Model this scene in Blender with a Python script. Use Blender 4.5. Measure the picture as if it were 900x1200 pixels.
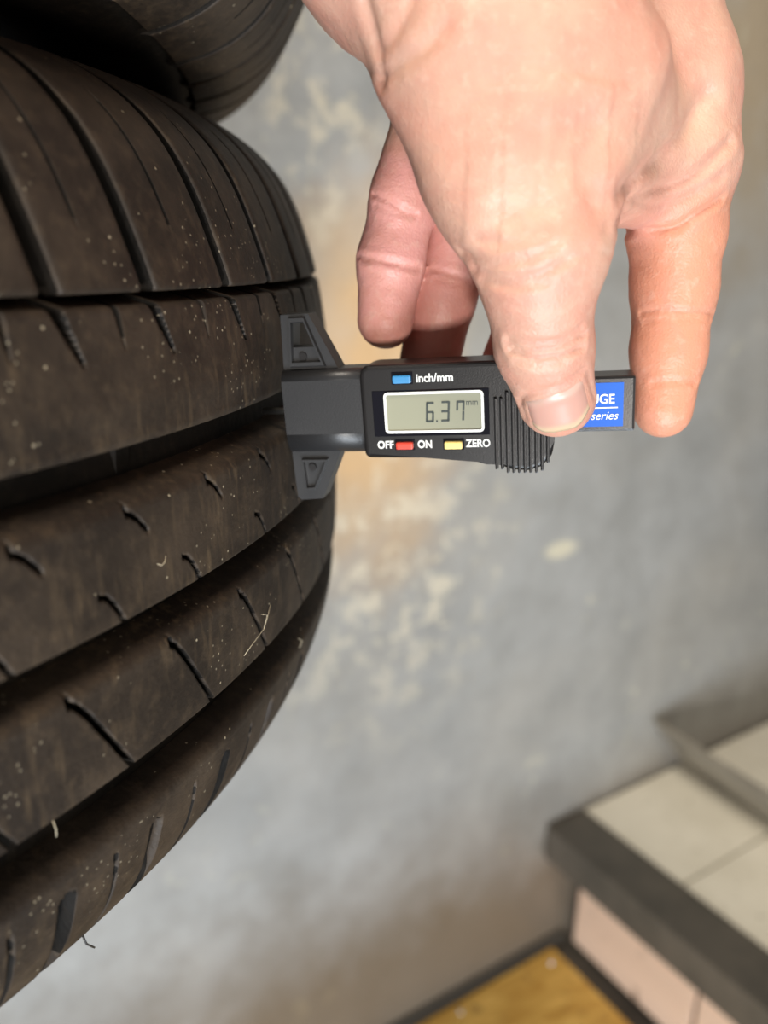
import bpy, bmesh, math, random
import numpy as np
from mathutils import Matrix, Vector

for o in list(bpy.data.objects): bpy.data.objects.remove(o)
scn = bpy.context.scene
COL = scn.collection
rnd = random.Random(7)

# ------------------------------------------------------------------ camera
F = 930.0                      # focal length in pixels of a 900x1200 frame
H = 1.05                       # lens height above the floor
# rows: world X, Y, Z expressed in camera axes (right, up, forward)
M = np.array([[0.999657325, -0.0261769483, 0.0],
              [0.00787156017, 0.300602755, 0.953716951],
              [0.0249653993, 0.953390136, -0.3007058]])
CAM = np.array([0, 0, H])
def c2w(p): return M @ np.asarray(p, float) + CAM
def ray(u, v): return np.array([(u-450)/F, (600-v)/F, 1.0])

cam_d = bpy.data.cameras.new('camera'); cam = bpy.data.objects.new('camera', cam_d); COL.objects.link(cam)
cam_d.sensor_fit = 'VERTICAL'; cam_d.sensor_height = 36.0; cam_d.lens = F/1200*36
cam_d.clip_start = 0.005; cam_d.clip_end = 50
R3 = np.stack([M[:, 0], M[:, 1], -M[:, 2]], 1)
mw = Matrix.Identity(4)
for i in range(3):
    for j in range(3): mw[i][j] = R3[i, j]
    mw[i][3] = CAM[i]
cam.matrix_world = mw
cam_d.dof.use_dof = True; cam_d.dof.focus_distance = 0.178; cam_d.dof.aperture_fstop = 8.5
scn.camera = cam

# ------------------------------------------------------------------ light and exposure
scn.view_settings.view_transform = 'Standard'; scn.view_settings.look = 'None'
scn.view_settings.exposure = 0.0; scn.view_settings.gamma = 1.0
scn.view_settings.use_curve_mapping = False
wd_ = bpy.data.worlds.new('world'); scn.world = wd_; wd_.use_nodes = True
bg = wd_.node_tree.nodes['Background']; bg.inputs[0].default_value = (1.0, 0.93, 0.84, 1); bg.inputs[1].default_value = 0.16

def area(name, loc, target, size, power, color, size_y=None):
    l = bpy.data.lights.new(name, 'AREA'); l.energy = power; l.color = color; l.size = size
    if size_y: l.shape = 'RECTANGLE'; l.size_y = size_y
    o = bpy.data.objects.new(name, l); COL.objects.link(o); o.location = loc
    d = Vector(target) - Vector(loc); o.rotation_euler = d.to_track_quat('-Z', 'Y').to_euler()
    return o
# low work lamp behind and below the camera (the shadow of the gauge falls upwards on the ring finger)
GAUGE_C = np.array([0.02, 0.02, 0.19])
area('work_lamp', c2w(GAUGE_C+1.9*np.array([0.03, -0.53, -0.85])), c2w(GAUGE_C), 0.18, 25, (1.0, 0.92, 0.83), 0.18)
# unseen cool fill added low behind the camera to brighten the lower wall
area('cool_wall_fill', (0.15, -0.9, 0.12), (-0.50, 0.60, 0.42), 1.0, 40, (0.82, 0.91, 1.0), 0.5)
# ceiling tube of the workshop
area('ceiling_lamp', (-0.3, -0.5, 2.6), (0.3, 0.6, 0.3), 1.2, 50, (1.0, 0.90, 0.77), 0.4)

# ------------------------------------------------------------------ helpers
def link(o, parent=None, mw=None, label=None, cat=None, group=None, kind=None):
    COL.objects.link(o)
    if parent is not None: o.parent = parent
    if mw is not None: o.matrix_world = mw if parent is None else o.matrix_world
    if label: o['label'] = label
    if cat: o['category'] = cat
    if group: o['group'] = group
    if kind: o['kind'] = kind
    return o
def mesh_obj(name, V, Fc, mat, parent=None, mw=None, smooth=False, **k):
    me = bpy.data.meshes.new(name); me.from_pydata([tuple(map(float, v)) for v in V], [], [tuple(map(int, f)) for f in Fc]); me.update()
    if smooth: me.polygons.foreach_set('use_smooth', [True]*len(me.polygons))
    me.materials.append(mat)
    return link(bpy.data.objects.new(name, me), parent, mw, **k)
def np_mesh(name, V, Q, smooth=True):
    me = bpy.data.meshes.new(name); V = np.asarray(V, np.float32); Q = np.asarray(Q, np.int32)
    me.vertices.add(len(V)); me.vertices.foreach_set('co', V.ravel())
    me.loops.add(Q.size); me.loops.foreach_set('vertex_index', Q.ravel())
    me.polygons.add(len(Q)); me.polygons.foreach_set('loop_start', np.arange(0, Q.size, Q.shape[1], dtype=np.int32))
    me.polygons.foreach_set('loop_total', np.full(len(Q), Q.shape[1], np.int32))
    me.polygons.foreach_set('use_smooth', np.full(len(Q), smooth))
    me.update(calc_edges=True); me.validate()
    return me
def bm_obj(name, bm, mat, parent=None, mw=None, smooth=False, **k):
    bmesh.ops.recalc_face_normals(bm, faces=bm.faces)
    me = bpy.data.meshes.new(name); bm.to_mesh(me); bm.free()
    if smooth: me.polygons.foreach_set('use_smooth', [True]*len(me.polygons))
    me.materials.append(mat)
    return link(bpy.data.objects.new(name, me), parent, mw, **k)
def bbox_bm(x0, x1, y0, y1, z0, z1, bev=0, seg=2):
    bm = bmesh.new(); r = bmesh.ops.create_cube(bm, size=1)
    for v in bm.verts: v.co = ((x0+x1)/2+v.co.x*(x1-x0), (y0+y1)/2+v.co.y*(y1-y0), (z0+z1)/2+v.co.z*(z1-z0))
    if bev: bmesh.ops.bevel(bm, geom=list(bm.edges), offset=bev, segments=seg, profile=.6, affect='EDGES')
    return bm
def prism_bm(pts, z0, z1, bev=0, seg=2, top_only=False):
    bm = bmesh.new(); n = len(pts)
    a = [bm.verts.new((x, y, z0)) for x, y in pts]; b = [bm.verts.new((x, y, z1)) for x, y in pts]
    bm.faces.new(a[::-1]); tf = bm.faces.new(b)
    for i in range(n): bm.faces.new((a[i], a[(i+1) % n], b[(i+1) % n], b[i]))
    if bev:
        ed = [e for e in bm.edges if (e.verts[0].co.z == z1 and e.verts[1].co.z == z1) or not top_only]
        bmesh.ops.bevel(bm, geom=ed, offset=bev, segments=seg, profile=.6, affect='EDGES')
    return bm
def tube_bm(pts, rad, n=8):
    bm = bmesh.new(); P = [Vector(p) for p in pts]; rings = []
    for i, p in enumerate(P):
        t = (P[min(i+1, len(P)-1)]-P[max(i-1, 0)]).normalized()
        x = t.orthogonal().normalized() if i == 0 else (px - t*px.dot(t)).normalized()
        px = x; y = t.cross(x); r = rad[i] if hasattr(rad, '__len__') else rad
        rings.append([bm.verts.new(p+(x*math.cos(a)+y*math.sin(a))*r) for a in [2*math.pi*k/n for k in range(n)]])
    for a, b in zip(rings, rings[1:]):
        for k in range(n): bm.faces.new((a[k], a[(k+1) % n], b[(k+1) % n], b[k]))
    bm.faces.new(rings[0][::-1]); bm.faces.new(rings[-1])
    return bm
def basis(x, y, z, o):
    m = Matrix.Identity(4)
    for i in range(3): m[i][0] = x[i]; m[i][1] = y[i]; m[i][2] = z[i]; m[i][3] = o[i]
    return m

# ------------------------------------------------------------------ materials
class N:
    def __init__(s, name):
        s.m = bpy.data.materials.new(name); s.m.use_nodes = True; s.t = s.m.node_tree
        s.b = s.t.nodes['Principled BSDF']
    def n(s, typ, **k):
        x = s.t.nodes.new(typ)
        for a, v in k.items():
            if a.startswith('i_'): x.inputs[int(a[2:])].default_value = v
            else: setattr(x, a, v)
        return x
    def l(s, a, b): s.t.links.new(a, b)
    def coord(s, which='Object'): return s.n('ShaderNodeTexCoord').outputs[which]
    def noise(s, co, scale, detail=4, rough=.55):
        x = s.n('ShaderNodeTexNoise'); x.inputs['Scale'].default_value = scale; x.inputs['Detail'].default_value = detail; x.inputs['Roughness'].default_value = rough
        s.l(co, x.inputs['Vector']); return x.outputs['Fac']
    def ramp(s, fac, a, b, ca=(0, 0, 0, 1), cb=(1, 1, 1, 1)):
        x = s.n('ShaderNodeValToRGB'); e = x.color_ramp.elements; e[0].position = a; e[1].position = b; e[0].color = ca; e[1].color = cb
        s.l(fac, x.inputs[0]); return x.outputs[0]
    def mix(s, fac, a, b, mode='MIX'):
        x = s.n('ShaderNodeMix'); x.data_type = 'RGBA'; x.blend_type = mode
        for i, v in ((0, fac), (6, a), (7, b)):
            if hasattr(v, 'is_linked') or hasattr(v, 'links'): s.l(v, x.inputs[i])
            else: x.inputs[i].default_value = v if i == 0 else tuple(v)+((1,) if len(v) == 3 else ())
        return x.outputs[2]
    def math(s, op, a, b=None, c=None):
        x = s.n('ShaderNodeMath'); x.operation = op
        for i, v in enumerate((a, b, c)):
            if v is None: continue
            if hasattr(v, 'links'): s.l(v, x.inputs[i])
            else: x.inputs[i].default_value = v
        return x.outputs[0]
    def bump(s, h, strength=.3, dist=.001):
        x = s.n('ShaderNodeBump'); x.inputs['Strength'].default_value = strength; x.inputs['Distance'].default_value = dist
        s.l(h, x.inputs['Height']); s.l(x.outputs[0], s.b.inputs['Normal'])
    def col(s, c):
        if hasattr(c, 'links'): s.l(c, s.b.inputs['Base Color'])
        else: s.b.inputs['Base Color'].default_value = tuple(c)+(1,)
    def set(s, **k):
        for a, v in k.items():
            nm = {'rough': 'Roughness', 'metal': 'Metallic', 'spec': 'Specular IOR Level', 'sss': 'Subsurface Weight', 'coat': 'Coat Weight', 'trans': 'Transmission Weight', 'ior': 'IOR'}[a]
            if hasattr(v, 'links'): s.l(v, s.b.inputs[nm])
            else: s.b.inputs[nm].default_value = v
def plain(name, c, rough=.5, metal=0, spec=.5, bump=None):
    q = N(name); q.col(c); q.set(rough=rough, metal=metal, spec=spec)
    if bump: q.bump(q.noise(q.coord(), bump[0], 3), bump[1], bump[2])
    return q.m

def rubber_mat(name, base, dust, speck=True):
    q = N(name); co = q.coord()
    n1 = q.noise(co, 35, 5, .65); n2 = q.noise(co, 260, 4, .6)
    c = q.mix(q.ramp(n1, .42, .72), base, dust)
    c = q.mix(q.math('MULTIPLY', q.ramp(n2, .5, .75), .45), c, (dust[0]*1.5, dust[1]*1.45, dust[2]*1.3))
    if speck:
        # dust grains stuck to the rubber
        v = q.n('ShaderNodeTexVoronoi'); v.inputs['Scale'].default_value = 270; v.inputs['Randomness'].default_value = 1; q.l(co, v.inputs['Vector'])
        g = q.math('LESS_THAN', v.outputs['Distance'], .08)
        g = q.math('MULTIPLY', g, q.math('GREATER_THAN', q.noise(co, 28, 3), .50))
        sep = q.n('ShaderNodeSeparateColor'); q.l(v.outputs['Color'], sep.inputs[0])
        g = q.math('MULTIPLY', g, q.math('GREATER_THAN', sep.outputs[0], .5))
        v2 = q.n('ShaderNodeTexVoronoi'); v2.inputs['Scale'].default_value = 560; q.l(co, v2.inputs['Vector'])
        g2 = q.math('MULTIPLY', q.math('LESS_THAN', v2.outputs['Distance'], .15), q.math('GREATER_THAN', q.noise(co, 45, 3), .555))
        c = q.mix(q.math('MULTIPLY', q.math('MAXIMUM', g, q.math('MULTIPLY', g2, .55)), .8), c, (.42, .36, .25))
    mp = q.n('ShaderNodeMapping'); mp.inputs['Scale'].default_value = (1, 1, .18); q.l(co, mp.inputs[0])
    sm = q.math('MULTIPLY', q.ramp(q.noise(mp.outputs[0], 420, 3, .6), .52, .72), q.ramp(q.noise(co, 22, 3), .46, .66))
    c = q.mix(q.math('MULTIPLY', sm, .55), c, (dust[0]*2.4, dust[1]*2.3, dust[2]*1.9))
    q.col(c); q.set(rough=.58, spec=.28 if speck else .10)
    q.bump(q.math('ADD', q.noise(co, 900, 3), q.math('MULTIPLY', n2, 1.2)), .35, .0004)
    return q.m
RUB = rubber_mat('tyre_rubber', (.0205, .0148, .0108), (.058, .042, .029))
RUB2 = rubber_mat('tyre_rubber_casing_shade', (.005, .0042, .0034), (.012, .0095, .0075), False)  # casing rubber, darkened so that groove shade sits in the colour

# ------------------------------------------------------------------ the place: wall, floor, stair
C0 = np.array([0.30824848, 1.03543879, 0.0]); WD = np.array([0.83912898, 0.54393249, 0]); WN = np.array([0.54393249, -0.83912898, 0])
W = basis(WD, -WN, (0, 0, 1), C0)          # local x along the wall, local -y into the room, z up
def wall_material():
    q = N('wall_paint'); co = q.coord()
    big = q.noise(co, 2.2, 4, .6); mid = q.noise(co, 9, 5, .65); fine = q.noise(co, 60, 4)
    c = q.mix(q.ramp(mid, .35, .68), (.268, .271, .264), (.368, .374, .372))
    c = q.mix(q.math('MULTIPLY', q.ramp(big, .45, .68), .32), c, (.32, .27, .19))
    sep = q.n('ShaderNodeSeparateXYZ'); q.l(co, sep.inputs[0]); x, z = sep.outputs[0], sep.outputs[2]
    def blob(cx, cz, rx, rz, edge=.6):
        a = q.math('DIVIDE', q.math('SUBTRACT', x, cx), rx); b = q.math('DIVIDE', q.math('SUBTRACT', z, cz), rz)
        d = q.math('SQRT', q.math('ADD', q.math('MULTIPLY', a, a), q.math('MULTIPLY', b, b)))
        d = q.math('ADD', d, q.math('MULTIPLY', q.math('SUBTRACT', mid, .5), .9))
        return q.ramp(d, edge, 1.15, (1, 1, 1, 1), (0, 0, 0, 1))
    # warm glow painted into the wall colour as ochre; then a tan patch
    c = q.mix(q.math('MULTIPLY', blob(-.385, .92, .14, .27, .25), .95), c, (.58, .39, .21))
    c = q.mix(q.math('MULTIPLY', blob(.20, 1.36, .26, .36, .3), .75), c, (.36, .27, .16))
    # flaked pale spots
    fl = q.noise(co, 26, 6, .7); zone = q.noise(co, 6, 2)
    spots = q.math('MULTIPLY', q.ramp(fl, .565, .61), q.ramp(zone, .56, .68))
    c = q.mix(q.math('MULTIPLY', spots, .8), c, (.60, .57, .44))
    band = q.math('MULTIPLY', q.ramp(fl, .50, .58), q.math('MAXIMUM', blob(-.36, .72, .20, .26, .3), blob(-.45, 1.16, .10, .12, .3)))
    c = q.mix(q.math('MULTIPLY', band, .65), c, (.66, .60, .47))
    c = q.mix(q.math('MULTIPLY', blob(-.085, .693, .036, .016, .55), .8), c, (.62, .58, .44))
    # grime and corner shade painted in together towards the floor
    zz = q.math('ADD', z, q.math('MULTIPLY', q.math('SUBTRACT', mid, .5), .16))
    dirt_shade = q.ramp(zz, .14, .36, (1, 1, 1, 1), (0, 0, 0, 1))
    c = q.mix(q.math('MULTIPLY', dirt_shade, .85), c, (.135, .098, .060))
    c = q.mix(q.math('MULTIPLY', q.ramp(fine, .55, .75), .18), c, (.16, .15, .13))
    q.col(c); q.set(rough=.42, spec=.5)
    q.bump(q.math('ADD', mid, q.math('MULTIPLY', fine, .35)), .5, .006)
    return q.m
def floor_material():
    q = N('floor_concrete'); co = q.coord(); a = q.noise(co, 8, 5); q.col(q.mix(q.ramp(a, .35, .7), (.05, .045, .04), (.12, .11, .095))); q.set(rough=.8); q.bump(a, .4, .004); return q.m
def tile_material():
    q = N('stair_tile'); co = q.coord(); a = q.noise(co, 60, 4, .7); b = q.noise(co, 9, 3)
    c = q.mix(q.ramp(b, .35, .7), (.70, .66, .55), (.80, .76, .65)); c = q.mix(q.math('MULTIPLY', q.ramp(a, .60, .72), .6), c, (.25, .21, .14))
    q.col(c); q.set(rough=.45); return q.m
def riser_material():
    q = N('riser_tile'); co = q.coord(); a = q.noise(co, 22, 4, .7); c = q.mix(q.ramp(a, .62, .70), (.74, .54, .41), (.20, .13, .09)); q.col(c); q.set(rough=.5); return q.m
def steel_material(name, a, b, rough):
    q = N(name); co = q.coord(); n = q.noise(co, 14, 5, .65); q.col(q.mix(q.ramp(n, .38, .68), a, b)); q.set(rough=rough, metal=.25); q.bump(q.noise(co, 120, 3), .2, .0006); return q.m
def osb_material():
    q = N('strand_board'); co = q.coord()
    mp = q.n('ShaderNodeMapping'); mp.inputs['Scale'].default_value = (9, 30, 9); mp.inputs['Rotation'].default_value = (0, 0, .7); q.l(co, mp.inputs[0])
    v = q.n('ShaderNodeTexVoronoi'); v.inputs['Scale'].default_value = 2.2; q.l(mp.outputs[0], v.inputs[0])
    sp = q.n('ShaderNodeSeparateColor'); q.l(v.outputs['Color'], sp.inputs[0])
    c = q.mix(sp.outputs[0], (.55, .31, .06), (.78, .50, .13)); c = q.mix(q.math('MULTIPLY', q.ramp(q.noise(co, 40, 4), .58, .7), .6), c, (.22, .11, .03))
    q.col(c); q.set(rough=.65); q.bump(sp.outputs[0], .3, .001); return q.m
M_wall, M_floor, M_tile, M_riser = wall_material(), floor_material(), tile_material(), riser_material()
M_iron = steel_material('angle_iron', (.085, .078, .066), (.13, .115, .095), .5)
M_strip = steel_material('bare_strip', (.30, .27, .22), (.20, .18, .15), .45)
M_osb = osb_material(); M_base = plain('baseboard_paint', (.075, .068, .058), .5, bump=(60, .3, .001)); M_mortar = plain('mortar', (.11, .09, .07), .9, bump=(80, .5, .002))

def wbox(name, x0, x1, o0, o1, z0, z1, mat, parent=None, bev=0.0, **k):   # o = distance out from the wall
    return bm_obj(name, bbox_bm(x0, x1, -o1, -o0, z0, z1, bev), mat, parent, W if parent is None else None, **k)
HS = 0.2465
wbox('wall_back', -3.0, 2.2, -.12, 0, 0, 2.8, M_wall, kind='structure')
wbox('floor', -3.0, 2.2, -.12, 3.2, -.1, 0, M_floor, kind='structure')
wbox('baseboard_back', -3.0, -.006, .0, .014, .0, .022, M_base, bev=.003, kind='structure')
# the stair: core of mortar, tiles on tread and riser, angle iron along the front edge
st = wbox('stair_step', .012, 1.9, .0, 1.4, .0, HS-.012, M_mortar, kind='structure')
st['label'] = 'tiled concrete step against the grey wall'
tg = .004
xs = [.014, .375, .736, 1.097]; os_ = [.003, .187, .373, .559, .745, .931, 1.117]
for i in range(len(xs)-1):
    for j in range(len(os_)-1):
        wbox('tread_tile', xs[i]+tg/2, xs[i+1]-tg/2, os_[j]+tg/2, os_[j+1]-tg/2, HS-.012, HS, M_tile, st, .0012)
ro = [.022, .243, .465, .687, .909]
for j in range(len(ro)-1):
    wbox('riser_tile', .0, .012, ro[j]+.004, ro[j+1]-.004, .014, .185, M_riser, st, .0015)
# angle iron: one L section
L = [(-.066, HS-.052), (-.061, HS-.052), (-.061, HS-.004), (.012, HS-.004), (.012, HS+.002), (-.066, HS+.002)]
bm = bmesh.new()
va = [bm.verts.new((x, -.010, z)) for x, z in L]; vb = [bm.verts.new((x, -1.35, z)) for x, z in L]
bm.faces.new(va); bm.faces.new(vb[::-1])
for i in range(6): bm.faces.new((va[i], vb[i], vb[(i+1) % 6], va[(i+1) % 6]))
bm_obj('stair_nosing', bm, M_iron, st)
# bedding mortar under the nosing
wbox('mortar_bed', -.058, .012, .0, 1.35, .188, HS-.006, M_mortar, st)
# loose strip leaning on the tread
bm = bmesh.new()
def lean(x, o, z): return (x, -o, z)
a = [(.247, .012, HS+.0005), (.251, .012, HS+.0005), (.153, .010, .366), (.147, .010, .364)]
b_ = [(.206, .62, HS+.0005), (.210, .62, HS+.0005), (.138, .62, .352), (.132, .62, .350)]
va = [bm.verts.new(lean(*p)) for p in a]; vb = [bm.verts.new(lean(*p)) for p in b_]
bm.faces.new(va); bm.faces.new(vb[::-1])
for i in range(4): bm.faces.new((va[i], vb[i], vb[(i+1) % 4], va[(i+1) % 4]))
bm_obj('metal_strip', bm, M_strip, None, W, label='long flat metal strip leaning on edge across the tiled step', cat='strip')
pan = wbox('strand_board', -.66, -.040, .020, .50, .0005, .0185, M_osb, None, .0015, label='yellow oriented strand board panel lying on the floor below the step', cat='board')
for x, o in ((-.062, .040), (-.235, .034), (-.060, .30)):
    bmn = bmesh.new(); bmesh.ops.create_cone(bmn, cap_ends=True, segments=12, radius1=.0045, radius2=.0035, depth=.002, matrix=Matrix.Translation((x, -o, .0193)))
    bm_obj('screw_head', bmn, plain('zinc_screw', (.55, .54, .5), .35, .8), pan)

# ------------------------------------------------------------------ tyres
AX = np.array([0.06261751, 0.9441545, -0.32349856]); E1 = np.array([0.99780797, -0.06617588, 0.]); E2 = np.array([-0.0214078, -0.32278945, -0.94622866])
TC = np.array([-0.31924792, 0, 0.27968578])
PR = np.array([(-54.5, 262), (-50.5, 270), (-44, 280), (-37, 287.5), (-28.5, 293.8), (-18, 298.4), (-6, 300.8), (14, 301.4), (40, 300), (60, 298.3), (81, 294.8), (97, 291.5), (108, 288), (119, 283.5), (127, 278.6), (134, 271.5), (139, 263.5), (143, 254)], float)/1000
def _pchip(xq, X, Y):
    h = np.diff(X); d = np.diff(Y)/h; m = np.zeros_like(X); m[0] = d[0]; m[-1] = d[-1]
    for i in range(1, len(X)-1): m[i] = 0 if d[i-1]*d[i] <= 0 else 2*d[i-1]*d[i]/(d[i-1]+d[i])
    xq = np.clip(xq, X[0], X[-1]); i = np.clip(np.searchsorted(X, xq)-1, 0, len(h)-1); t = (xq-X[i])/h[i]
    return (1+2*t)*(1-t)**2*Y[i]+t*(1-t)**2*h[i]*m[i]+t*t*(3-2*t)*Y[i+1]+t*t*(t-1)*h[i]*m[i+1]
def prof(s): return _pchip(np.asarray(s, float), PR[:, 0], PR[:, 1])
def tp(th, s, r): th = np.radians(th); return np.stack([r*np.cos(th), -r*np.sin(th), s+0*r], -1)
GD = .0076
MATI = {}      # faces inside grooves and sipes: darker rubber, shade painted into the recesses
COLS = np.concatenate([np.arange(-14, 36, .062), np.arange(36, 346, .62)])     # closed ring
def sstep(x, a, b): t = np.clip((x-a)/(b-a), 0, 1); return t*t*(3-2*t)
def cut(Dp, S, sipe):
    """carve one sipe (polyline of (theta, s mm)) of width w mm into the depth field"""
    pts, w, dep, taper = sipe
    pts = np.array(pts, float); th0 = pts[:, 0].min()-1.2; th1 = pts[:, 0].max()+1.2
    for off in (-360, 0, 360):
        k = np.where((COLS+off >= th0) & (COLS+off <= th1))[0]
        if not len(k): continue
        x = np.radians(COLS[k]+off)[:, None]*298; y = S[None, :]*1000
        X = np.radians(pts[:, 0])*298; Y = pts[:, 1]; best = np.full((len(k), len(S)), 1e9); tt = np.zeros_like(best)
        for i in range(len(X)-1):
            dx, dy = X[i+1]-X[i], Y[i+1]-Y[i]; t = np.clip(((x-X[i])*dx+(y-Y[i])*dy)/(dx*dx+dy*dy+1e-9), 0, 1)
            d = np.hypot(x-X[i]-t*dx, y-Y[i]-t*dy); m = d < best; best = np.where(m, d, best); tt = np.where(m, (i+t)/(len(X)-1), tt)
        ww = w*(1-taper*tt)
        dd = dep*(1-sstep(best, ww/2-.14, ww/2+.14))*(1-.6*taper*tt)
        Dp[k] = np.maximum(Dp[k], dd)
def ring(name, s0, s1, sipes, edge=(.0007, .0007), ds=.00055, wall=(.0014, .0014), extra=None):
    n = int((s1-s0)/ds); S = np.concatenate([[s0, s0+edge[0]*.35], np.linspace(s0+edge[0], s1-edge[1], n), [s1-edge[1]*.35, s1]])
    Dp = np.zeros((len(COLS), len(S)))
    Dp[:, 0] = edge[0]*.9; Dp[:, 1] = edge[0]*.25; Dp[:, -1] = edge[1]*.9; Dp[:, -2] = edge[1]*.25
    if extra is not None: Dp += extra(S*1000)[None, :]
    for sp in sipes: cut(Dp, S, sp)
    Rr = prof(S)[None, :]-Dp
    Sf = np.concatenate([[s0-wall[0]], S, [s1+wall[1]]])
    Rf = np.concatenate([np.full((len(COLS), 1), prof(s0)-GD-.001), Rr, np.full((len(COLS), 1), prof(s1)-GD-.001)], 1)
    th = np.radians(COLS)[:, None]
    V = np.stack([Rf*np.cos(th), -Rf*np.sin(th), np.broadcast_to(Sf[None, :], Rf.shape)], -1).reshape(-1, 3)
    nc, nr = Rf.shape; i = np.arange(nc)[:, None]; j = np.arange(nr-1)[None, :]; i2 = (i+1) % nc
    Q = np.stack([i*nr+j, i*nr+j+1, i2*nr+j+1, i2*nr+j], -1).reshape(-1, 4)
    Df = np.concatenate([np.zeros((nc, 1)), Dp, np.zeros((nc, 1))], 1).ravel()
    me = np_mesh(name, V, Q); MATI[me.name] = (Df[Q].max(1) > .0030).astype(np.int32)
    return me
def around(known, pitch):
    """continue a list of known angles (descending) all the way round"""
    a = list(known); n = int(round((360-(a[0]-a[-1]))/pitch)); st_ = (360-(a[0]-a[-1]))/n
    return a+[a[-1]-st_*k for k in range(1, n)]
LAT = around([35.3, 30.4, 25.6, 20.88, 15.15, 10.15, 4.6, -.8], 5.1)      # lateral grooves of the upper shoulder
OFF = lambda s: .026*(s-98.6)
# rib 2: notches along its upper edge
sp2 = []
for i, a in enumerate(LAT):
    nx = LAT[i+1] if i+1 < len(LAT) else LAT[0]-360
    sp2.append(([(a+.1, 97.5), (a-.2, 93), (a-.65, 87.5)], 3.0, .006, .75))
    m = (a+nx)/2-.25
    sp2.append(([(m, 97.5), (m-.05, 94), (m-.1, 89.5)], 1.5, .005, .8))
rib2 = ring('tread_rib', .0715, .0963, sp2, (.0016, .0008), extra=lambda s: .0009*(1-sstep(s, 73, 80.5)))
sp3 = []
A3 = around([34.0, 29.2, 24.5, 19.7, 15.0, 10.2], 4.9); B3 = around([30.4, 25.8, 21.4, 15.6, 11.0], 4.9)
for a in A3: sp3.append(([(a-.25, 60.4), (a-.45, 60.0), (a-.75, 58.8), (a-1.2, 55.9)], .7, .004, .3))
for a in B3: sp3.append(([(a+.1, 47.4), (a-.2, 46.8), (a-.5, 44.8), (a-.95, 40.3)], .62, .0035, .0))
rib3 = ring('tread_rib', .0407, .0628, sp3, (.0005, .0022), wall=(.0014, .0022))
sp4 = []
A4 = around([30.1, 25.05, 20.05, 14.95, 9.6], 5.0)
for a in A4: sp4.append(([(a+2.6, 30.6), (a+2.35, 29.8), (a+1.9, 26.6), (a, 9.8)], .85, .0045, .0))
rib4 = ring('tread_rib', .0105, .0328, sp4, (.0005, .0020), wall=(.0014, .0024))
sp5 = []
N5 = around([32.9, 28.3, 23.8, 18.8, 14.0, 9.1], 4.8)
for i, a in enumerate(N5):
    nx = N5[i+1] if i+1 < len(N5) else N5[0]-360
    sp5.append(([(a, -9.8), (a, -20), (a+.1, -60)], 3.6, .006, .0))
    m = (a+nx)/2-.1
    sp5.append(([(m+.1, -8), (m, -14), (m, -30)], .7, .0035, .0))
rib5 = ring('lower_shoulder', -.049, -.0015, sp5, (.0005, .0025), ds=.0007, wall=(.0, .0022))

def block_mesh(a, b):
    """one block of the upper shoulder between two slanting lateral grooves a > b (degrees)"""
    S = np.concatenate([[98.5, 98.9, 99.5], np.linspace(100.5, 142.5, 34)]); gw = .40   # half width of the groove in degrees
    u = np.array([0, .012, .03, .1, .2, .3, .38, 0.425, .436, .444, .470, .478, .49, .53, .6, .7, .8, .9, .97, .988, 1])
    sip = (u > .443) & (u < .471)
    gws = gw*(1-.35*sstep(S, 118, 142))
    lo = b+gws+OFF(S); hi = a-gws+OFF(S)
    TH = hi[:, None]+(lo-hi)[:, None]*u[None, :]+np.where((u > .3) & (u < .6), .0, 0)[None, :]
    dep = np.zeros((len(S), len(u)))
    dep[:, 0] = dep[:, -1] = .0007; dep[:, 1] = dep[:, -2] = .0002; dep[0, :] += .0008; dep[1, :] += .0002
    w = (sstep(S, 110.5, 112.5)*(1-sstep(S, 128, 134)))
    dep[:, sip] += (.006*w)[:, None]
    fade = 1-.9*sstep(S, 128, 143)
    Rr = prof(S/1000)[:, None]-dep
    P = tp(TH, (S/1000)[:, None], Rr)
    base = prof(S/1000)-GD-.001
    # skirts
    Lk = tp(hi+.05, S/1000, base); Rk = tp(lo-.05, S/1000, base)
    P = np.concatenate([Lk[:, None], P, Rk[:, None]], 1)
    bot = tp(np.concatenate([[hi[0]], TH[0], [lo[0]]]), np.full(len(u)+2, .0977), np.full(len(u)+2, base[0]))
    P = np.concatenate([bot[None], P], 0)
    nr, nc = P.shape[:2]; i = np.arange(nr-1)[:, None]; j = np.arange(nc-1)[None, :]
    Q = np.stack([i*nc+j, i*nc+j+1, (i+1)*nc+j+1, (i+1)*nc+j], -1).reshape(-1, 4)
    Df = np.zeros((nr, nc)); Df[0] = GD; Df[:, 0] = GD; Df[:, -1] = GD; Df[1:, 1:-1] = dep; Df = Df.ravel()
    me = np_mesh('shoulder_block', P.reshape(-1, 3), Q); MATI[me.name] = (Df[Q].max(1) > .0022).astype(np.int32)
    return me
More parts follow.
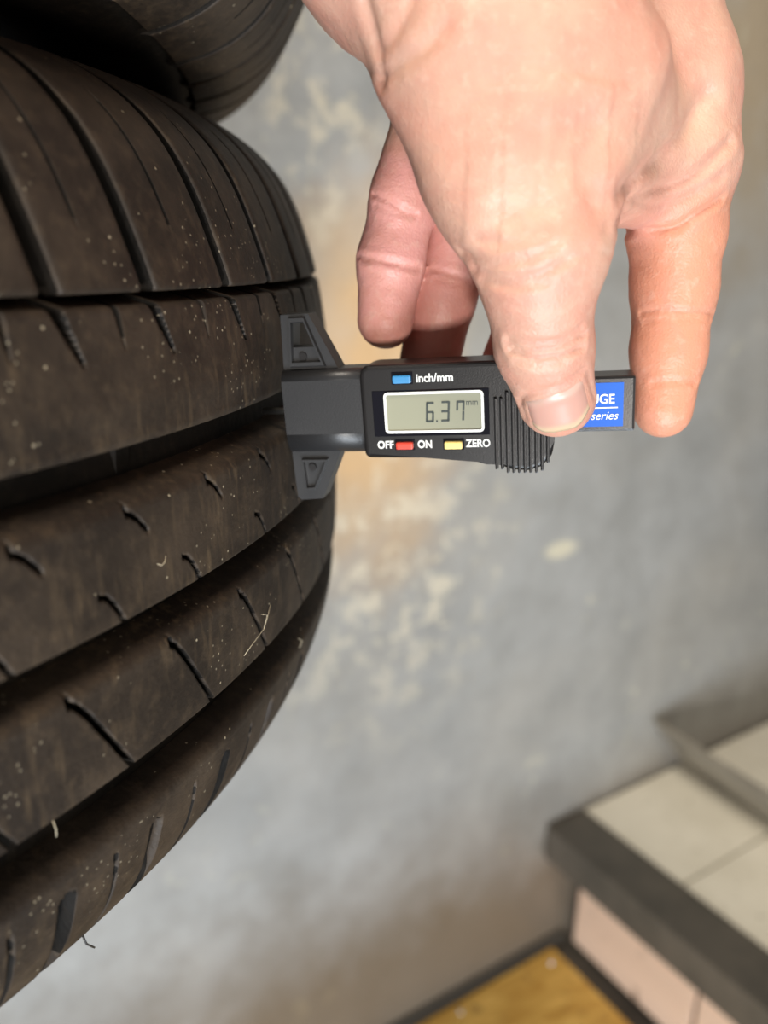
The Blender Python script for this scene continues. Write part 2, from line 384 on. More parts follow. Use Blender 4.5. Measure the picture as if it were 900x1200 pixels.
def casing_mesh():
    pr = [(s, float(prof(s))-GD) for s in np.linspace(-.046, .140, 60)]
    top = [(.1418, .2535), (.1445, .247), (.1462, .238), (.1470, .226), (.1455, .213), (.1420, .202), (.136, .196), (.128, .194), (.124, .197)]
    inn = [(.132, .204), (.140, .222), (.139, .244), (.128, .262), (.09, .275), (.045, .281), (0, .278), (-.026, .263), (-.040, .244), (-.042, .222), (-.035, .204)]
    bot = [(-.028, .197), (-.032, .194), (-.040, .196), (-.0475, .202), (-.0535, .213), (-.0570, .226), (-.0575, .240), (-.0560, .252), (-.0530, .262), (-.0495, .270)]
    ring_ = pr+top+inn+bot; K = 200; a = np.linspace(0, 2*np.pi, K, endpoint=False)
    S = np.array([p[0] for p in ring_]); Rr = np.array([p[1] for p in ring_])
    V = np.stack([Rr[None]*np.cos(a)[:, None], -Rr[None]*np.sin(a)[:, None], np.broadcast_to(S, (K, len(S)))], -1).reshape(-1, 3)
    n = len(S); i = np.arange(K)[:, None]; j = np.arange(n)[None, :]; i2 = (i+1) % K; j2 = (j+1) % n
    return np_mesh('casing', V, np.stack([i*n+j, i*n+j2, i2*n+j2, i2*n+j], -1).reshape(-1, 4))
TYW = basis(M@E1, -(M@E2), M@AX, c2w(TC))
tyre = bpy.data.objects.new('tyre', None); tyre.empty_display_size = .05
link(tyre, None, TYW, label='dusty black tyre being measured, depth gauge resting on its tread', cat='tyre', group='tyres on the stand')
def part(name, me, mat, parent, **k):
    me.materials.append(mat)
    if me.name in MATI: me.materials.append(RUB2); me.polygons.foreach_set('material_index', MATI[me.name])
    return link(bpy.data.objects.new(name, me), parent, **k)
part('casing', casing_mesh(), RUB2, tyre)
for me in (rib2, rib3, rib4): part('tread_rib', me, RUB, tyre)
part('lower_shoulder', rib5, RUB, tyre)
for i, a in enumerate(LAT):
    nx = LAT[i+1] if i+1 < len(LAT) else LAT[0]-360
    part('shoulder_block', block_mesh(a, nx), RUB, tyre)
# wear bars in the grooves
for a in (22.6, -36, -96, -156, -216, -276):
    for s0, s1 in ((.0640, .0720),):
        P = []
        for th in (a-.55, a-.35, a+.35, a+.55):
            for s in (s0-.002, s1+.001):
                P.append(tp(th, s, prof((s0+s1)/2)-GD+(.0005 if abs(th-a) < .5 else -.0006)))
        mesh_obj('wear_bar', P, [(0, 1, 3, 2), (2, 3, 5, 4), (4, 5, 7, 6)], RUB2, tyre)
# whiskers of moulding rubber and lint stuck to the tread
M_lint = plain('lint', (.55, .48, .34), .7); M_whisk = plain('vent_rubber', (.02, .018, .016), .5)
def whisker(name, pts, r, mat):
    P = [tp(t, s/1000, prof(s/1000)+h/1000) for t, s, h in pts]
    return bm_obj(name, tube_bm(P, r, 6), mat, tyre, smooth=True)
whisker('rubber_whisker', [(26.6, -30, -.5), (26.5, -33, 2.2), (26.1, -36, 4.5)], .00022, M_whisk)
whisker('lint_fibre', [(14.8, 22, .4), (15.4, 19.5, .8), (15.8, 18, 1.0), (16.8, 16.5, .6), (17.6, 15.2, .4)], .00007, M_lint)
whisker('lint_fibre', [(15.8, 18, .9), (15.5, 21, 1.2), (15.9, 22.1, .6)], .00006, M_lint)
whisker('lint_fibre', [(28.76, 10.9, .1), (28.72, 9, .5), (28.68, 7.2, .2)], .00009, M_lint)
whisker('lint_fibre', [(23.05, 48.8, .2), (22.9, 48.3, .5), (22.7, 48.6, .5), (22.55, 49.6, .2)], .00008, M_lint)
whisker('lint_fibre', [(10.6, 1.5, .5), (10.3, 0, 1.2), (10.4, -2, .8)], .00007, M_lint)
# second tyre above, turned over
S2 = .3125
UP = basis(M@E1, -(M@E2), M@AX, c2w(TC+AX*S2+E1*(-.004))+WD*.010)
flip = Matrix.Rotation(math.pi, 4, 'X'); spin = Matrix.Rotation(math.radians(-20), 4, 'Z'); tilt = Matrix.Rotation(math.radians(3.5), 4, 'Y') @ Matrix.Rotation(math.radians(-5.5), 4, 'X')
tyre2 = bpy.data.objects.new('tyre', None); tyre2.empty_display_size = .05
link(tyre2, None, UP @ tilt @ spin @ flip, label='dark tyre lying above the measured one, seen from below', cat='tyre', group='tyres on the stand')
for ch in list(tyre.children):
    if 'lint' in ch.name or 'whisker' in ch.name: continue
    c = ch.copy(); COL.objects.link(c); c.parent = tyre2
# stand that carries the tyres: foot, pole and support arms
M_stand = plain('stand_paint', (.05, .055, .06), .45, .3)
base_w = c2w(TC+AX*-.057)
stand = bpy.data.objects.new('tyre_stand', None); axw = M@AX
foot = np.array([base_w[0], base_w[1], 0]); foot[:2] -= (axw[:2]/axw[2])*base_w[2]
link(stand, None, Matrix.Translation(foot), label='dark steel pole stand carrying the tyres', cat='stand')
def ploc(s): return c2w(TC+AX*s)-foot
bm_obj('pole', tube_bm([(0, 0, 0.002), tuple(ploc(.50))], .019, 16), M_stand, stand, smooth=True)
bx, by = (M@E1), (M@E2)
for k in range(4):
    ang = math.radians(45+90*k); bm_obj('leg', tube_bm([(0, 0, .012), (.26*math.cos(ang), .26*math.sin(ang), .012)], .011, 10), M_stand, stand, smooth=True)
for s in (-.0685,):
    for k in range(4):
        ang = math.radians(100+90*k); d = bx*math.cos(ang)+by*math.sin(ang); p0 = ploc(s); 
        bm_obj('support_arm', tube_bm([tuple(p0), tuple(p0+d*.235)], .0105, 10), M_stand, stand, smooth=True)

# ------------------------------------------------------------------ depth gauge
GN = np.array([0.97410855, -0.00380922, -0.22604869]); GA = np.array([-0.06508599, 0.95280307, -0.29653014]); GT = np.array([-0.21650943, -0.30356516, -0.92788569])
GO = np.array([-0.02575687, 0.02425591, 0.20326815])
GW = basis(M@GN, M@GA, M@GT, c2w(GO))
gauge = bpy.data.objects.new('tread_depth_gauge', None); gauge.empty_display_size = .03
link(gauge, None, GW, label='black digital tread depth gauge reading 6.37 mm pinched in the hand', cat='gauge')
mm = lambda pts: [(x/1000, y/1000) for x, y in pts]
q = N('gauge_plastic'); q.col((.013, .012, .012)); q.set(rough=.33, spec=.45); q.bump(q.noise(q.coord(), 2600, 2), .12, .0002); M_gp = q.m
q = N('gauge_base_plastic'); q.col((.022, .022, .023)); q.set(rough=.38, spec=.5); q.bump(q.noise(q.coord(), 2200, 2), .15, .0002); M_gb = q.m
M_gloss = plain('gauge_lens', (.006, .006, .010), .12, 0, .6)
M_white = plain('white_print', (.75, .75, .72), .5); M_lcd = plain('lcd_glass', (.285, .285, .21), .22); M_seg = plain('lcd_ink', (.035, .045, .04), .4)
M_blueb = plain('blue_button', (.035, .22, .46), .45); M_red = plain('red_button', (.62, .055, .03), .45); M_yel = plain('yellow_button', (.80, .62, .20), .45)
M_label = plain('blue_label', (.010, .105, .50), .5, 0, .25); M_pin = plain('steel_pin', (.55, .55, .53), .3, 1)
B0 = 2.2
# stem of the base with rounded lower and upper edges
stem_o = [(-9.0, -4.6), (-9.0, .4)]+[(-3.4-5.6*math.cos(a), .4+4.5*math.sin(a)) for a in np.radians([12, 26, 40, 52, 64, 76, 88])]+[(9.6+2.6*math.cos(a), 2.3+2.6*math.sin(a)) for a in np.radians([88, 66, 44, 22, 2])]+[(12.2, -4.6)]
bm = bmesh.new(); x0, x1 = B0/1000, .026
va = [bm.verts.new((x0, v/1000, w/1000)) for v, w in stem_o]; vb = [bm.verts.new((x1, v/1000, w/1000)) for v, w in stem_o]
bm.faces.new(va); bm.faces.new(vb[::-1])
for i in range(len(va)): bm.faces.new((va[i], vb[i], vb[(i+1) % len(va)], va[(i+1) % len(va)]))
base = bm_obj('base', bm, M_gb, gauge)
for e in base.data.polygons: e.use_smooth = len(e.vertices) == 4 and e.area < 6e-5
def foot_part(outline, hole, name):
    """tapering foot plate with a raised rim round a triangular recess"""
    c = np.array(outline).mean(0)
    p = bm_obj(name, prism_bm(mm(outline), -.004, .0022, .0006, 2, True), M_gb, base)
    # rim
    h = np.array(hole); hc = h.mean(0); inner = hc+(h-hc)*.74; bm = bmesh.new(); n = len(h)
    o1 = [bm.verts.new((x/1000, y/1000, .0021)) for x, y in h]; o2 = [bm.verts.new((x/1000, y/1000, .0034)) for x, y in hc+(h-hc)*.94]
    i2 = [bm.verts.new((x/1000, y/1000, .0034)) for x, y in hc+(h-hc)*.80]; i1 = [bm.verts.new((x/1000, y/1000, .0021)) for x, y in inner]
    for i in range(n):
        k = (i+1) % n
        for a, b in ((o1, o2), (o2, i2), (i2, i1)): bm.faces.new((a[i], a[k], b[k], b[i]))
    bm_obj('foot_rim', bm, M_gb, base)
    return p
fo = [(B0, 11.5), (16.6, 11.5), (9.8, 25.5), (B0+.5, 25.5)]; ho = [(4.9, 17.6), (10.6, 17.6), (8.2, 24.0), (5.6, 24.0)]
bm = bmesh.new(); lv = [[bm.verts.new((x/1000, y/1000, z)) for x, y in P] for P, z in ((fo, -.004), (fo, .0022), (ho, .0022), (ho, -.004))]
for p, r in ((0, 1), (1, 2), (2, 3), (3, 0)):
    for i in range(4): bm.faces.new((lv[p][i], lv[p][(i+1) % 4], lv[r][(i+1) % 4], lv[r][i]))
bm_obj('foot', bm, M_gb, base)
def rim_part(h):
    h = np.array(h); hc = h.mean(0); bm = bmesh.new(); n = len(h)
    R_ = [[bm.verts.new((x/1000, y/1000, z)) for x, y in hc+(h-hc)*k] for k, z in ((1, .0021), (.94, .0034), (.80, .0034), (.74, .0021))]
    for a, b in zip(R_, R_[1:]):
        for i in range(n): bm.faces.new((a[i], a[(i+1) % n], b[(i+1) % n], b[i]))
    bm_obj('foot_rim', bm, M_gb, base)
rim_part([(4.1, 12.8), (13.4, 12.8), (8.9, 25.0), (4.9, 25.0)])
foot_part([(B0, -8.5), (B0+.4, -20.6), (B0+1.4, -21.4), (9.4, -21.0), (15.2, -8.5)], [(4.8, -10.2), (12.0, -10.2), (7.8, -18.6), (5.2, -18.8)], 'foot')
for u, v in ((7.6, 15.4), (7.4, -12.6)):
    bm = bmesh.new(); bmesh.ops.create_cone(bm, cap_ends=True, segments=16, radius1=.0011, radius2=.0010, depth=.0005, matrix=Matrix.Translation((u/1000, v/1000, .0024)))
    bm_obj('foot_boss', bm, M_gp, base)
bm_obj('probe_pin', tube_bm([(.012, .0019, .001), (-.0048, .0019, .001)], .0009, 10), M_pin, gauge, smooth=True)
body_o = [(22.3, -8.6), (23.3, -9.6), (50.2, -9.6), (52.5, -10.3), (54.6, -11.5), (58.0, -12.9), (62.0, -13.2), (65.0, -12.2), (67.4, -9.6), (68.0, -6.0), (68.0, 11.6), (66.6, 13.0), (24.2, 13.0), (22.8, 12.2), (22.3, 10.6)]
body = bm_obj('body', prism_bm(mm(body_o), -.0065, .0060, .0012, 4), M_gp, gauge, smooth=False)
for e in body.data.polygons: e.use_smooth = e.area < 2e-5
# grip ridges
k = 0
for x in np.arange(54.6, 67.4, 1.32):
    lo_ = -13.1+ (0.9 if x < 56 or x > 66 else 0) + max(0, (x-64.5))*.75
    top = 4.6 if x < 56 else 6
    bm_obj('grip_ridge', bbox_bm((x-.36)/1000, (x+.36)/1000, (lo_-.35)/1000, top/1000, .0050, .0068, .0003, 2), M_gp, gauge)
bm_obj('display_lens', bbox_bm(.0252, .0531, -.0042, .0069, .0058, .00612, .0001, 1), M_gloss, gauge)
def frame_bm(x0, x1, y0, y1, t, z0, z1, rr):
    def rr_pts(x0, x1, y0, y1, r):
        P = []
        for cx, cy, a0 in ((x1-r, y1-r, 0), (x0+r, y1-r, 90), (x0+r, y0+r, 180), (x1-r, y0+r, 270)):
            for k in range(5): a = math.radians(a0+22.5*k); P.append((cx+r*math.cos(a), cy+r*math.sin(a)))
        return P
    A = rr_pts(x0, x1, y0, y1, rr); B = rr_pts(x0+t, x1-t, y0+t, y1-t, max(rr-t, 1e-4)); bm = bmesh.new(); n = len(A)
    a0 = [bm.verts.new((x, y, z0)) for x, y in A]; a1 = [bm.verts.new((x, y, z1)) for x, y in A]; b1 = [bm.verts.new((x, y, z1)) for x, y in B]; b0 = [bm.verts.new((x, y, z0)) for x, y in B]
    for i in range(n):
        k = (i+1) % n
        for p, r in ((a0, a1), (a1, b1), (b1, b0)): bm.faces.new((p[i], p[k], r[k], r[i]))
    return bm
lcd = bm_obj('display_screen', bbox_bm(.0286, .0514, -.0029, .0060, .0058, .00622), M_lcd, gauge)
bm_obj('display_frame', frame_bm(.0281, .0519, -.0034, .0065, .0006, .0059, .0066, .0010), M_white, gauge)
# seven-segment digits
SEG = {'6': 'acdefg', '3': 'abcdg', '7': 'abcf'}
def digit(ch, x, y0, w, h, t):
    bm = bmesh.new(); sh = .06*h
    def box(ax_, ay, bx_, by_):
        pts = [(ax_, ay), (bx_, ay), (bx_, by_), (ax_, by_)]
        vs = [bm.verts.new(((x+px+(py/h)*sh)/1000, (y0+py)/1000, .00630)) for px, py in pts]; bm.faces.new(vs)
    g = .12
    sg = {'a': (g, h-t, w-g, h), 'g': (g, h/2-t/2, w-g, h/2+t/2), 'd': (g, 0, w-g, t), 'f': (0, h/2+g/2, t, h-g), 'b': (w-t, h/2+g/2, w, h-g), 'e': (0, g, t, h/2-g/2), 'c': (w-t, g, w, h/2-g/2)}
    for s in SEG[ch]: box(*sg[s])
    ob = bm_obj('display_digit', bm, M_seg, lcd)
    for p in ob.data.polygons: pass
digit('6', 38.0, -.9, 2.0, 4.9, .52); digit('3', 41.6, -.8, 2.1, 4.9, .52); digit('7', 45.2, -.7, 2.0, 4.8, .52)
bm_obj('decimal_point', bbox_bm(.0405, .0409, -.0009, -.0004, .0062, .0063), M_seg, lcd)
def text(name, s, x, y, size, mat, parent, z, align='LEFT', shear=0.0, sx=1.0, bold=0.0):
    cu = bpy.data.curves.new('t', 'FONT'); cu.body = s; cu.size = size/1000; cu.align_x = align; cu.align_y = 'CENTER'; cu.shear = shear; cu.extrude = .00003; cu.offset = bold/1000
    ob = bpy.data.objects.new('t', cu); COL.objects.link(ob); bpy.context.view_layer.update()
    me = bpy.data.meshes.new_from_object(ob.evaluated_get(bpy.context.evaluated_depsgraph_get())); bpy.data.objects.remove(ob)
    for v in me.vertices: v.co = Vector((v.co.x*sx+x/1000, v.co.y+y/1000, v.co.z+z))
    me.name = name; me.materials.clear(); me.materials.append(mat)
    return link(bpy.data.objects.new(name, me), parent)
text('display_unit', 'mm', 47.7, 3.6, 2.1, M_seg, lcd, .0063, sx=.9)
def button(x0, x1, y0, y1, mat):
    bm_obj('button_recess', bbox_bm((x0-.35)/1000, (x1+.35)/1000, (y0-.3)/1000, (y1+.75)/1000, .0058, .00615, .0001, 1), M_gloss, gauge)
    return bm_obj('button', bbox_bm(x0/1000, x1/1000, y0/1000, y1/1000, .0058, .0072, .0004, 2), mat, gauge)
button(30.6, 35.0, 8.6, 10.5, M_blueb); button(30.5, 34.7, -7.3, -5.6, M_red); button(42.3, 46.6, -7.4, -5.6, M_yel)
text('print_unit_key', 'inch/mm', 36.1, 9.55, 2.75, M_white, gauge, .00605, sx=.93, bold=.06)
text('print_off', 'OFF', 29.8, -6.35, 2.55, M_white, gauge, .00605, 'RIGHT', sx=.9, bold=.07)
for t_, x in (('print_on', 35.7),): text(t_, 'ON', x, -6.35, 2.55, M_white, gauge, .00605, sx=.88, bold=.07)
text('print_zero', 'ZERO', 47.4, -6.3, 2.55, M_white, gauge, .00605, sx=.88, bold=.07)
# tail with its blue label
tail = bm_obj('tail', bbox_bm(.060, .0858, -.0042, .0084, -.0050, .0050, .0006, 2), M_gp, gauge)
lab = bm_obj('label', bbox_bm(.0660, .0832, -.0030, .0070, .0049, .00512), M_label, gauge)
text('label_print', 'GAUGE', 81.3, 3.25, 3.0, M_white, lab, .00516, 'RIGHT', sx=.92, bold=.06)
bm_obj('label_line', bbox_bm(.0680, .0820, .0012, .00148, .0050, .00518), M_white, lab)
text('label_print', 'series', 82.0, -.55, 2.7, M_white, lab, .00516, 'RIGHT', .28, .95)

# ------------------------------------------------------------------ hand
def P3(u, v, d): return ray(u, v)*d*1000       # camera-space millimetres
def rc(P, a, b, ra, rb, zs=1.0):
    """distance to a rounded cone; zs < 1 flattens it along the line of sight"""
    s = np.array([1, 1, 1/zs]); p = P*s; a = a*s; b = b*s; ba = b-a
    t = np.clip(((p-a)@ba)/(ba@ba+1e-9), 0, 1); d = np.linalg.norm(p-a-t[..., None]*ba, axis=-1)-(ra+(rb-ra)*t)
    return d*(zs if zs < 1 else 1)**.5
def smin(a, b, k):
    h = np.clip(.5+.5*(b-a)/k, 0, 1); return b+(a-b)*h-k*h*(1-h)
def chain(P, pts, k=3.0, zs=1.0):
    D = None
    for (u0, v0, d0, r0), (u1, v1, d1, r1) in zip(pts, pts[1:]):
        d = rc(P, P3(u0, v0, d0), P3(u1, v1, d1), r0, r1, zs); D = d if D is None else smin(D, d, k)
    return D
THUMB = [(652, 466, .1735, 8.6), (637, 402, .1660, 9.6), (632, 345, .1605, 9.9), (636, 300, .1575, 12.2)]
META = [(631, 292, .1575, 12.8), (615, 200, .157, 19), (588, 60, .156, 23.5), (575, -90, .156, 27)]
HEEL = [(522, -132, .158, 35.5), (600, -250, .156, 34)]
INDEX = [(777, 478, .1945, 7.2), (783, 412, .1935, 8.6), (790, 335, .1915, 9.9), (792, 268, .188, 10.9), (797, 190, .183, 12.6)]
IMETA = [(797, 190, .183, 12.4), (777, 100, .181, 15.5), (735, -40, .180, 18.5), (650, -160, .170, 26)]
WEB = [(700, 205, .166, 11), (752, 238, .1805, 5.5)]
WEB2 = [(690, 120, .165, 18), (760, 190, .178, 9)]
PINKY = [(452, 375, .2040, 7.3), (459, 305, .2020, 8.1), (474, 232, .1985, 8.3), (508, 130, .194, 9.5), (560, 40, .186, 12)]
RING = [(496, 462, .2170, 7.9), (518, 350, .2120, 8.6), (544, 265, .2080, 9.0), (600, 140, .192, 10), (630, 40, .186, 13)]
MIDDLE = [(586, 509, .2100, 7.6), (604, 430, .2080, 8.4), (634, 320, .2030, 9), (670, 190, .195, 10.5), (680, 60, .186, 13)]
PALM = [(570, 60, .180, 16), (690, 80, .180, 17)]
ARM0, ARM1 = np.array([30, 150, 160.]), np.array([44, 285, 130.])
def sdf(P):
    palm = chain(P, META, 6, .72)
    palm = smin(palm, chain(P, HEEL, 6, .75), 7)
    palm = smin(palm, chain(P, PALM, 6), 8)
    palm = smin(palm, chain(P, IMETA, 6, .8), 9)
    palm = smin(palm, chain(P, WEB2, 6), 9)
    palm = smin(palm, rc(P, ARM0, ARM1, 30, 35, .85), 14)
    th = chain(P, THUMB, 4, .88)
    # pad of the thumb is pressed flat and its tip is broad
    palm_t = smin(palm, th, 5); palm_t = smin(palm_t, chain(P, WEB, 4), 5)
    D = smin(palm_t, chain(P, INDEX, 3, .92), 4)
    fr = None
    for c, k in ((PINKY, 3), (RING, 3), (MIDDLE, 3)):
        d = smin(palm, chain(P, c, 3, .95), 4)
        fr = d if fr is None else smin(fr, d, .5)
    return smin(D, fr, .8)
def surf(u, v, d0=100., d1=230.):
    """first point of the hand met along the line through (u, v)"""
    r = ray(np.asarray(u, float), np.asarray(v, float)) if False else np.stack([(np.asarray(u, float)-450)/F, (600-np.asarray(v, float))/F, np.ones_like(np.asarray(u, float))], -1)
    t = np.full(r.shape[:-1], d0)
    for _ in range(60): t = np.minimum(t+np.clip(sdf(r*t[..., None]), -2, 6)*.8, d1)
    return r*t[..., None]
def grad(P, e=.3):
    g = np.stack([sdf(P+np.eye(3)[i]*e)-sdf(P-np.eye(3)[i]*e) for i in range(3)], -1)
    return g/(np.linalg.norm(g, axis=-1, keepdims=True)+1e-9)
def surface_nets(lo, hi, h):
    n = [int(math.ceil((hi[i]-lo[i])/h))+1 for i in range(3)]
    axs = [lo[i]+h*np.arange(n[i]) for i in range(3)]
    # coarse pass, then exact values near the surface only
    cs = 6; nb = [(n[i]+cs-1)//cs for i in range(3)]
    Fv = np.full(n, 50., np.float32)
    cen = np.stack(np.meshgrid(*[lo[i]+h*(np.arange(nb[i])*cs+cs/2) for i in range(3)], indexing='ij'), -1)
    cd = sdf(cen.reshape(-1, 3)).reshape(nb)
    lim = h*cs*.87*1.5+1.5
    near = np.abs(cd) < lim
    inside = cd < 0
    Fv[np.repeat(np.repeat(np.repeat(inside, cs, 0), cs, 1), cs, 2)[:n[0], :n[1], :n[2]]] = -50.
    mk = np.repeat(np.repeat(np.repeat(near, cs, 0), cs, 1), cs, 2)[:n[0], :n[1], :n[2]]
    I = np.argwhere(mk)
    for k in range(0, len(I), 250000):
        ii = I[k:k+250000]; Fv[ii[:, 0], ii[:, 1], ii[:, 2]] = sdf(np.stack([axs[j][ii[:, j]] for j in range(3)], -1))
    s = Fv < 0
    m = [x-1 for x in n]; acc = np.zeros(m+[3]); cnt = np.zeros(m)
    cor = {}
    def sl(o): return tuple(slice(o[i], o[i]+m[i]) for i in range(3))
    for axi in range(3):
        oth = [i for i in range(3) if i != axi]
        for a in (0, 1):
            for b in (0, 1):
                o0 = [0, 0, 0]; o0[oth[0]] = a; o0[oth[1]] = b; o1 = list(o0); o1[axi] = 1
                f0, f1 = Fv[sl(o0)], Fv[sl(o1)]; x = s[sl(o0)] != s[sl(o1)]
                t = np.where(x, f0/(f0-f1+1e-12), 0); cnt += x
                for j in range(3): acc[..., j] += np.where(x, o0[j]+(t if j == axi else 0), 0)
    act = cnt > 0; idx = -np.ones(m, np.int64); idx[act] = np.arange(act.sum())
    I = np.argwhere(act); V = (I+acc[act]/cnt[act][:, None])*h+np.array(lo)
    Q = []
    for axi in range(3):
        o1, o2 = [(1, 2), (2, 0), (0, 1)][axi]
        rg = [slice(1, m[i]) for i in range(3)]; rg[axi] = slice(0, m[axi])
        r0 = tuple(rg); rn = list(rg); rn[axi] = slice(1, m[axi]+1); r1 = tuple(rn)
        x = np.argwhere(s[r0] != s[r1]); off = np.array([0 if i == axi else 1 for i in range(3)]); x = x+off
        flip_ = s[tuple(x.T)]
        def at(d1, d2):
            y = x.copy(); y[:, o1] -= d1; y[:, o2] -= d2; return idx[tuple(y.T)]
        q_ = np.stack([at(0, 0), at(1, 0), at(1, 1), at(0, 1)], 1); q_[flip_] = q_[flip_][:, ::-1]; Q.append(q_)
    return V, np.concatenate(Q)
HV, HQ = surface_nets((-45, 15, 90), (100, 300, 235), .74)
# skin creases: lines pressed into the surface
CREASES = [  # (points in view, width mm, depth mm)
 ([(609, 470), (618, 462), (634, 459), (662, 450), (684, 434)], .8, .45), ([(609, 470), (616, 490)], .7, .3), ([(688, 436), (697, 465)], .7, .3),
 ([(594, 402), (618, 411), (650, 409), (684, 393)], .75, .8), ([(598, 411), (625, 420), (655, 417), (682, 407)], .75, .75), ([(596, 396), (620, 402), (650, 400), (680, 385)], .75, .5), ([(606, 424), (632, 429), (662, 424)], .8, .35),
 ([(556, 316), (590, 327), (628, 322), (665, 305)], 1.1, .55), ([(540, 296), (580, 309), (620, 302), (650, 288)], 1.2, .5), ([(566, 330), (600, 336), (640, 332)], 1.0, .4), ([(560, 280), (600, 287), (640, 272)], 1.2, .4),
 ([(437, 228), (455, 236), (472, 246), (488, 251)], .7, .55), ([(440, 240), (470, 252), (486, 256)], .7, .3), ([(420, 300), (445, 304), (470, 309), (493, 314)], .7, .55), ([(424, 306), (455, 310), (490, 319)], .7, .25),
 ([(508, 316), (530, 322), (548, 327)], .7, .5), ([(512, 326), (535, 332), (552, 333)], .7, .25),
 ([(752, 368), (775, 364), (805, 366), (838, 368)], .7, .55), ([(756, 376), (785, 373), (832, 375)], .7, .3), ([(765, 449), (790, 447), (815, 449)], .7, .5),
 ([(728, 272), (760, 271), (790, 267), (815, 252), (845, 232)], .9, .75), ([(722, 262), (736, 236), (770, 222), (815, 205), (856, 165)], 1.2, .8), ([(738, 234), (765, 240), (800, 232), (846, 205)], 1.0, .35),
 ([(728, 225), (765, 195), (800, 160), (830, 110)], 2.2, 1.1), ([(700, 235), (690, 200), (700, 150)], 3.5, 1.3),
 ([(424, -10), (434, 30), (443, 62), (462, 42), (482, 0)], 1.6, .5), ([(444, 94), (468, 74), (498, 56), (522, 30)], 1.7, .6), ([(385, 48), (415, 68), (445, 94)], 1.5, .4), ([(430, 0), (444, 62), (446, 96)], 1.3, .3),
 ([(640, 240), (652, 200), (668, 150)], 4.0, 1.4), ([(598, 250), (610, 205), (628, 160)], 4.0, .9),
]
HN = grad(HV); disp = np.zeros(len(HV))
for pts, w, dp in CREASES:
    pts = np.array(pts, float); n = 14*(len(pts)-1)+1; t = np.linspace(0, len(pts)-1, n)
    u = _pchip(t, np.arange(len(pts), dtype=float), pts[:, 0]); v = _pchip(t, np.arange(len(pts), dtype=float), pts[:, 1])
    C = surf(u, v); lo_, hi_ = C.min(0)-8, C.max(0)+8
    k = np.where(np.all((HV > lo_) & (HV < hi_), 1))[0]
    d = np.full(len(k), 1e9)
    for a, b in zip(C, C[1:]):
        if np.linalg.norm(b-a) > 6: continue
        ba = b-a; tt = np.clip((HV[k]-a)@ba/(ba@ba+1e-9), 0, 1); d = np.minimum(d, np.linalg.norm(HV[k]-a-tt[:, None]*ba, axis=1))
    disp[k] += -1.15*dp*np.exp(-(d/(.85*w))**2)+.25*dp*np.exp(-((d-2.2*w)/w)**2)
def vnoise(P, sc, seed):
    r = np.random.RandomState(seed); D = r.normal(size=(7, 3)); ph = r.uniform(0, 6.28, 7); D /= np.linalg.norm(D, axis=1)[:, None]
    return sum(np.sin(P@(D[i]*sc*(1+.25*i))+ph[i]) for i in range(7))/7
disp += .55*vnoise(HV, .25, 1)*np.clip((HV[:, 1]-45)/15, 0, 1)+.10*vnoise(HV*np.array([.6, 1.3, 1]), .9, 5)
HV2 = HV+HN*disp[:, None]
HW = (M@(HV2/1000).T).T+CAM
me = np_mesh('hand', HW, HQ)
bmh = bmesh.new(); bmh.from_mesh(me); bmesh.ops.recalc_face_normals(bmh, faces=bmh.faces); bmh.to_mesh(me); bmh.free()
# fingers are redder than the back of the thumb (blood in the finger pads)
def near_w(c, w): return 1-sstep(chain(HV, c, 3), 1.0, w)
tint = np.clip(np.maximum.reduce([.95*near_w(PINKY[:3], 5), .9*near_w(RING[:3], 5), near_w(MIDDLE[:3], 5)*.9, .35*near_w([(752, 240, .1805, 3.5), (735, 255, .181, 3.5)], 6)]), 0, 1)
warm = near_w(INDEX[:4], 5)
at = me.attributes.new('flush', 'FLOAT', 'POINT'); at.data.foreach_set('value', tint.astype(np.float32))
at = me.attributes.new('warm', 'FLOAT', 'POINT'); at.data.foreach_set('value', warm.astype(np.float32))
q = N('skin'); co = q.coord()
at1 = q.n('ShaderNodeAttribute', attribute_name='flush'); at2 = q.n('ShaderNodeAttribute', attribute_name='warm')
c = q.mix(q.ramp(q.noise(co, 45, 4, .6), .38, .66), (.61, .365, .268), (.58, .285, .212))
c = q.mix(at2.outputs['Fac'], c, (.63, .275, .175)); c = q.mix(at1.outputs['Fac'], c, (.66, .30, .258))
c = q.mix(q.math('MULTIPLY', q.ramp(q.noise(co, 130, 4, .65), .47, .68), .42), c, (.60, .27, .20))
c = q.mix(q.math('MULTIPLY', q.ramp(q.noise(co, 420, 3), .55, .7), .22), c, (.72, .50, .39))
q.col(c); q.set(rough=.45, spec=.42, sss=.12)
q.b.inputs['Subsurface Radius'].default_value = (1.0, .35, .2); q.b.inputs['Subsurface Scale'].default_value = .003
v = q.n('ShaderNodeTexVoronoi'); v.inputs['Scale'].default_value = 950; v.feature = 'DISTANCE_TO_EDGE'; q.l(co, v.inputs['Vector'])
q.bump(q.math('ADD', q.math('MULTIPLY', v.outputs['Distance'], .6), q.noise(co, 420, 4, .65)), .38, .0005)
me.materials.append(q.m)
hand = link(bpy.data.objects.new('person_hand', me), label='bare left hand reaching down, thumb and fingers pinching the gauge', cat='hand')
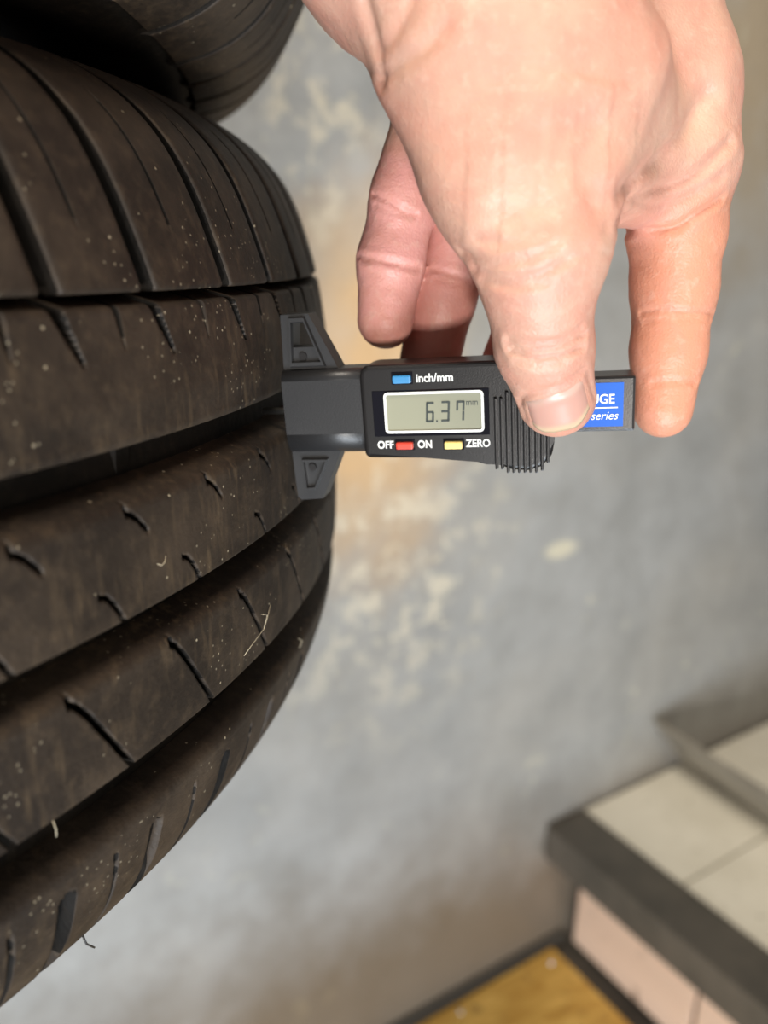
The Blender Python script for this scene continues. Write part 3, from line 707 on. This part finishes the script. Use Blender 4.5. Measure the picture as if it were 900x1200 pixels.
# thumbnail
nu, nv = 22, 18
a_ = np.linspace(0, 1, nu); b_ = np.linspace(0, 1, nv)
top = np.stack([_pchip(a_, np.array([0, .33, .7, 1]), np.array([613., 634, 662, 685])), _pchip(a_, np.array([0, .33, .7, 1]), np.array([470., 464.5, 456, 440]))], -1)
botm = np.stack([_pchip(a_, np.array([0, .33, .7, 1]), np.array([622., 642, 672, 694])), _pchip(a_, np.array([0, .33, .7, 1]), np.array([496., 505, 500, 474]))], -1)
UV = top[:, None]*(1-b_)[None, :, None]+botm[:, None]*b_[None, :, None]
NP = surf(UV[..., 0], UV[..., 1]); NG = grad(NP)
ed = np.minimum(np.minimum(a_, 1-a_)[:, None]*6, (b_[None, :])*6); ed = np.clip(ed, 0, 1)
h_ = -.35+.85*ed**.6+.0*b_[None, :]
NP = NP+NG*h_[..., None]
NWp = (M@(NP.reshape(-1, 3)/1000).T).T+CAM
under = (M@((NP-NG*.6).reshape(-1, 3)/1000).T).T+CAM
i, j = np.meshgrid(np.arange(nu-1), np.arange(nv-1), indexing='ij')
Qn = np.stack([i*nv+j, (i+1)*nv+j, (i+1)*nv+j+1, i*nv+j+1], -1).reshape(-1, 4)
rim = [(x*nv+nv-1) for x in range(nu)]
Qr = [(rim[x], rim[x+1], rim[x+1]+nu*nv, rim[x]+nu*nv) for x in range(nu-1)]
nm = np_mesh('thumb_nail', np.concatenate([NWp, under]), np.concatenate([Qn, Qn[:, ::-1]+nu*nv, np.array(Qr)]))
tipv = np.tile(sstep(b_, .80, .93)[None, :], (nu, 1)).ravel(); lun = np.tile((1-sstep(b_, .08, .3))[None, :], (nu, 1)).ravel()
at = nm.attributes.new('tip', 'FLOAT', 'POINT'); at.data.foreach_set('value', np.concatenate([tipv, tipv]).astype(np.float32))
at = nm.attributes.new('lunula', 'FLOAT', 'POINT'); at.data.foreach_set('value', np.concatenate([lun, lun]).astype(np.float32))
q = N('nail'); t1 = q.n('ShaderNodeAttribute', attribute_name='tip'); t2 = q.n('ShaderNodeAttribute', attribute_name='lunula')
c = q.mix(t2.outputs['Fac'], (.55, .31, .25), (.57, .37, .30)); c = q.mix(t1.outputs['Fac'], c, (.60, .45, .30)); q.col(c); q.set(rough=.3, spec=.5, sss=.08)
q.b.inputs['Subsurface Scale'].default_value = .002
q.bump(q.noise(q.coord(), 300, 2), .1, .0003)
nm.materials.append(q.m)
link(bpy.data.objects.new('thumb_nail', nm), hand, label='trimmed thumbnail with a yellowish edge')
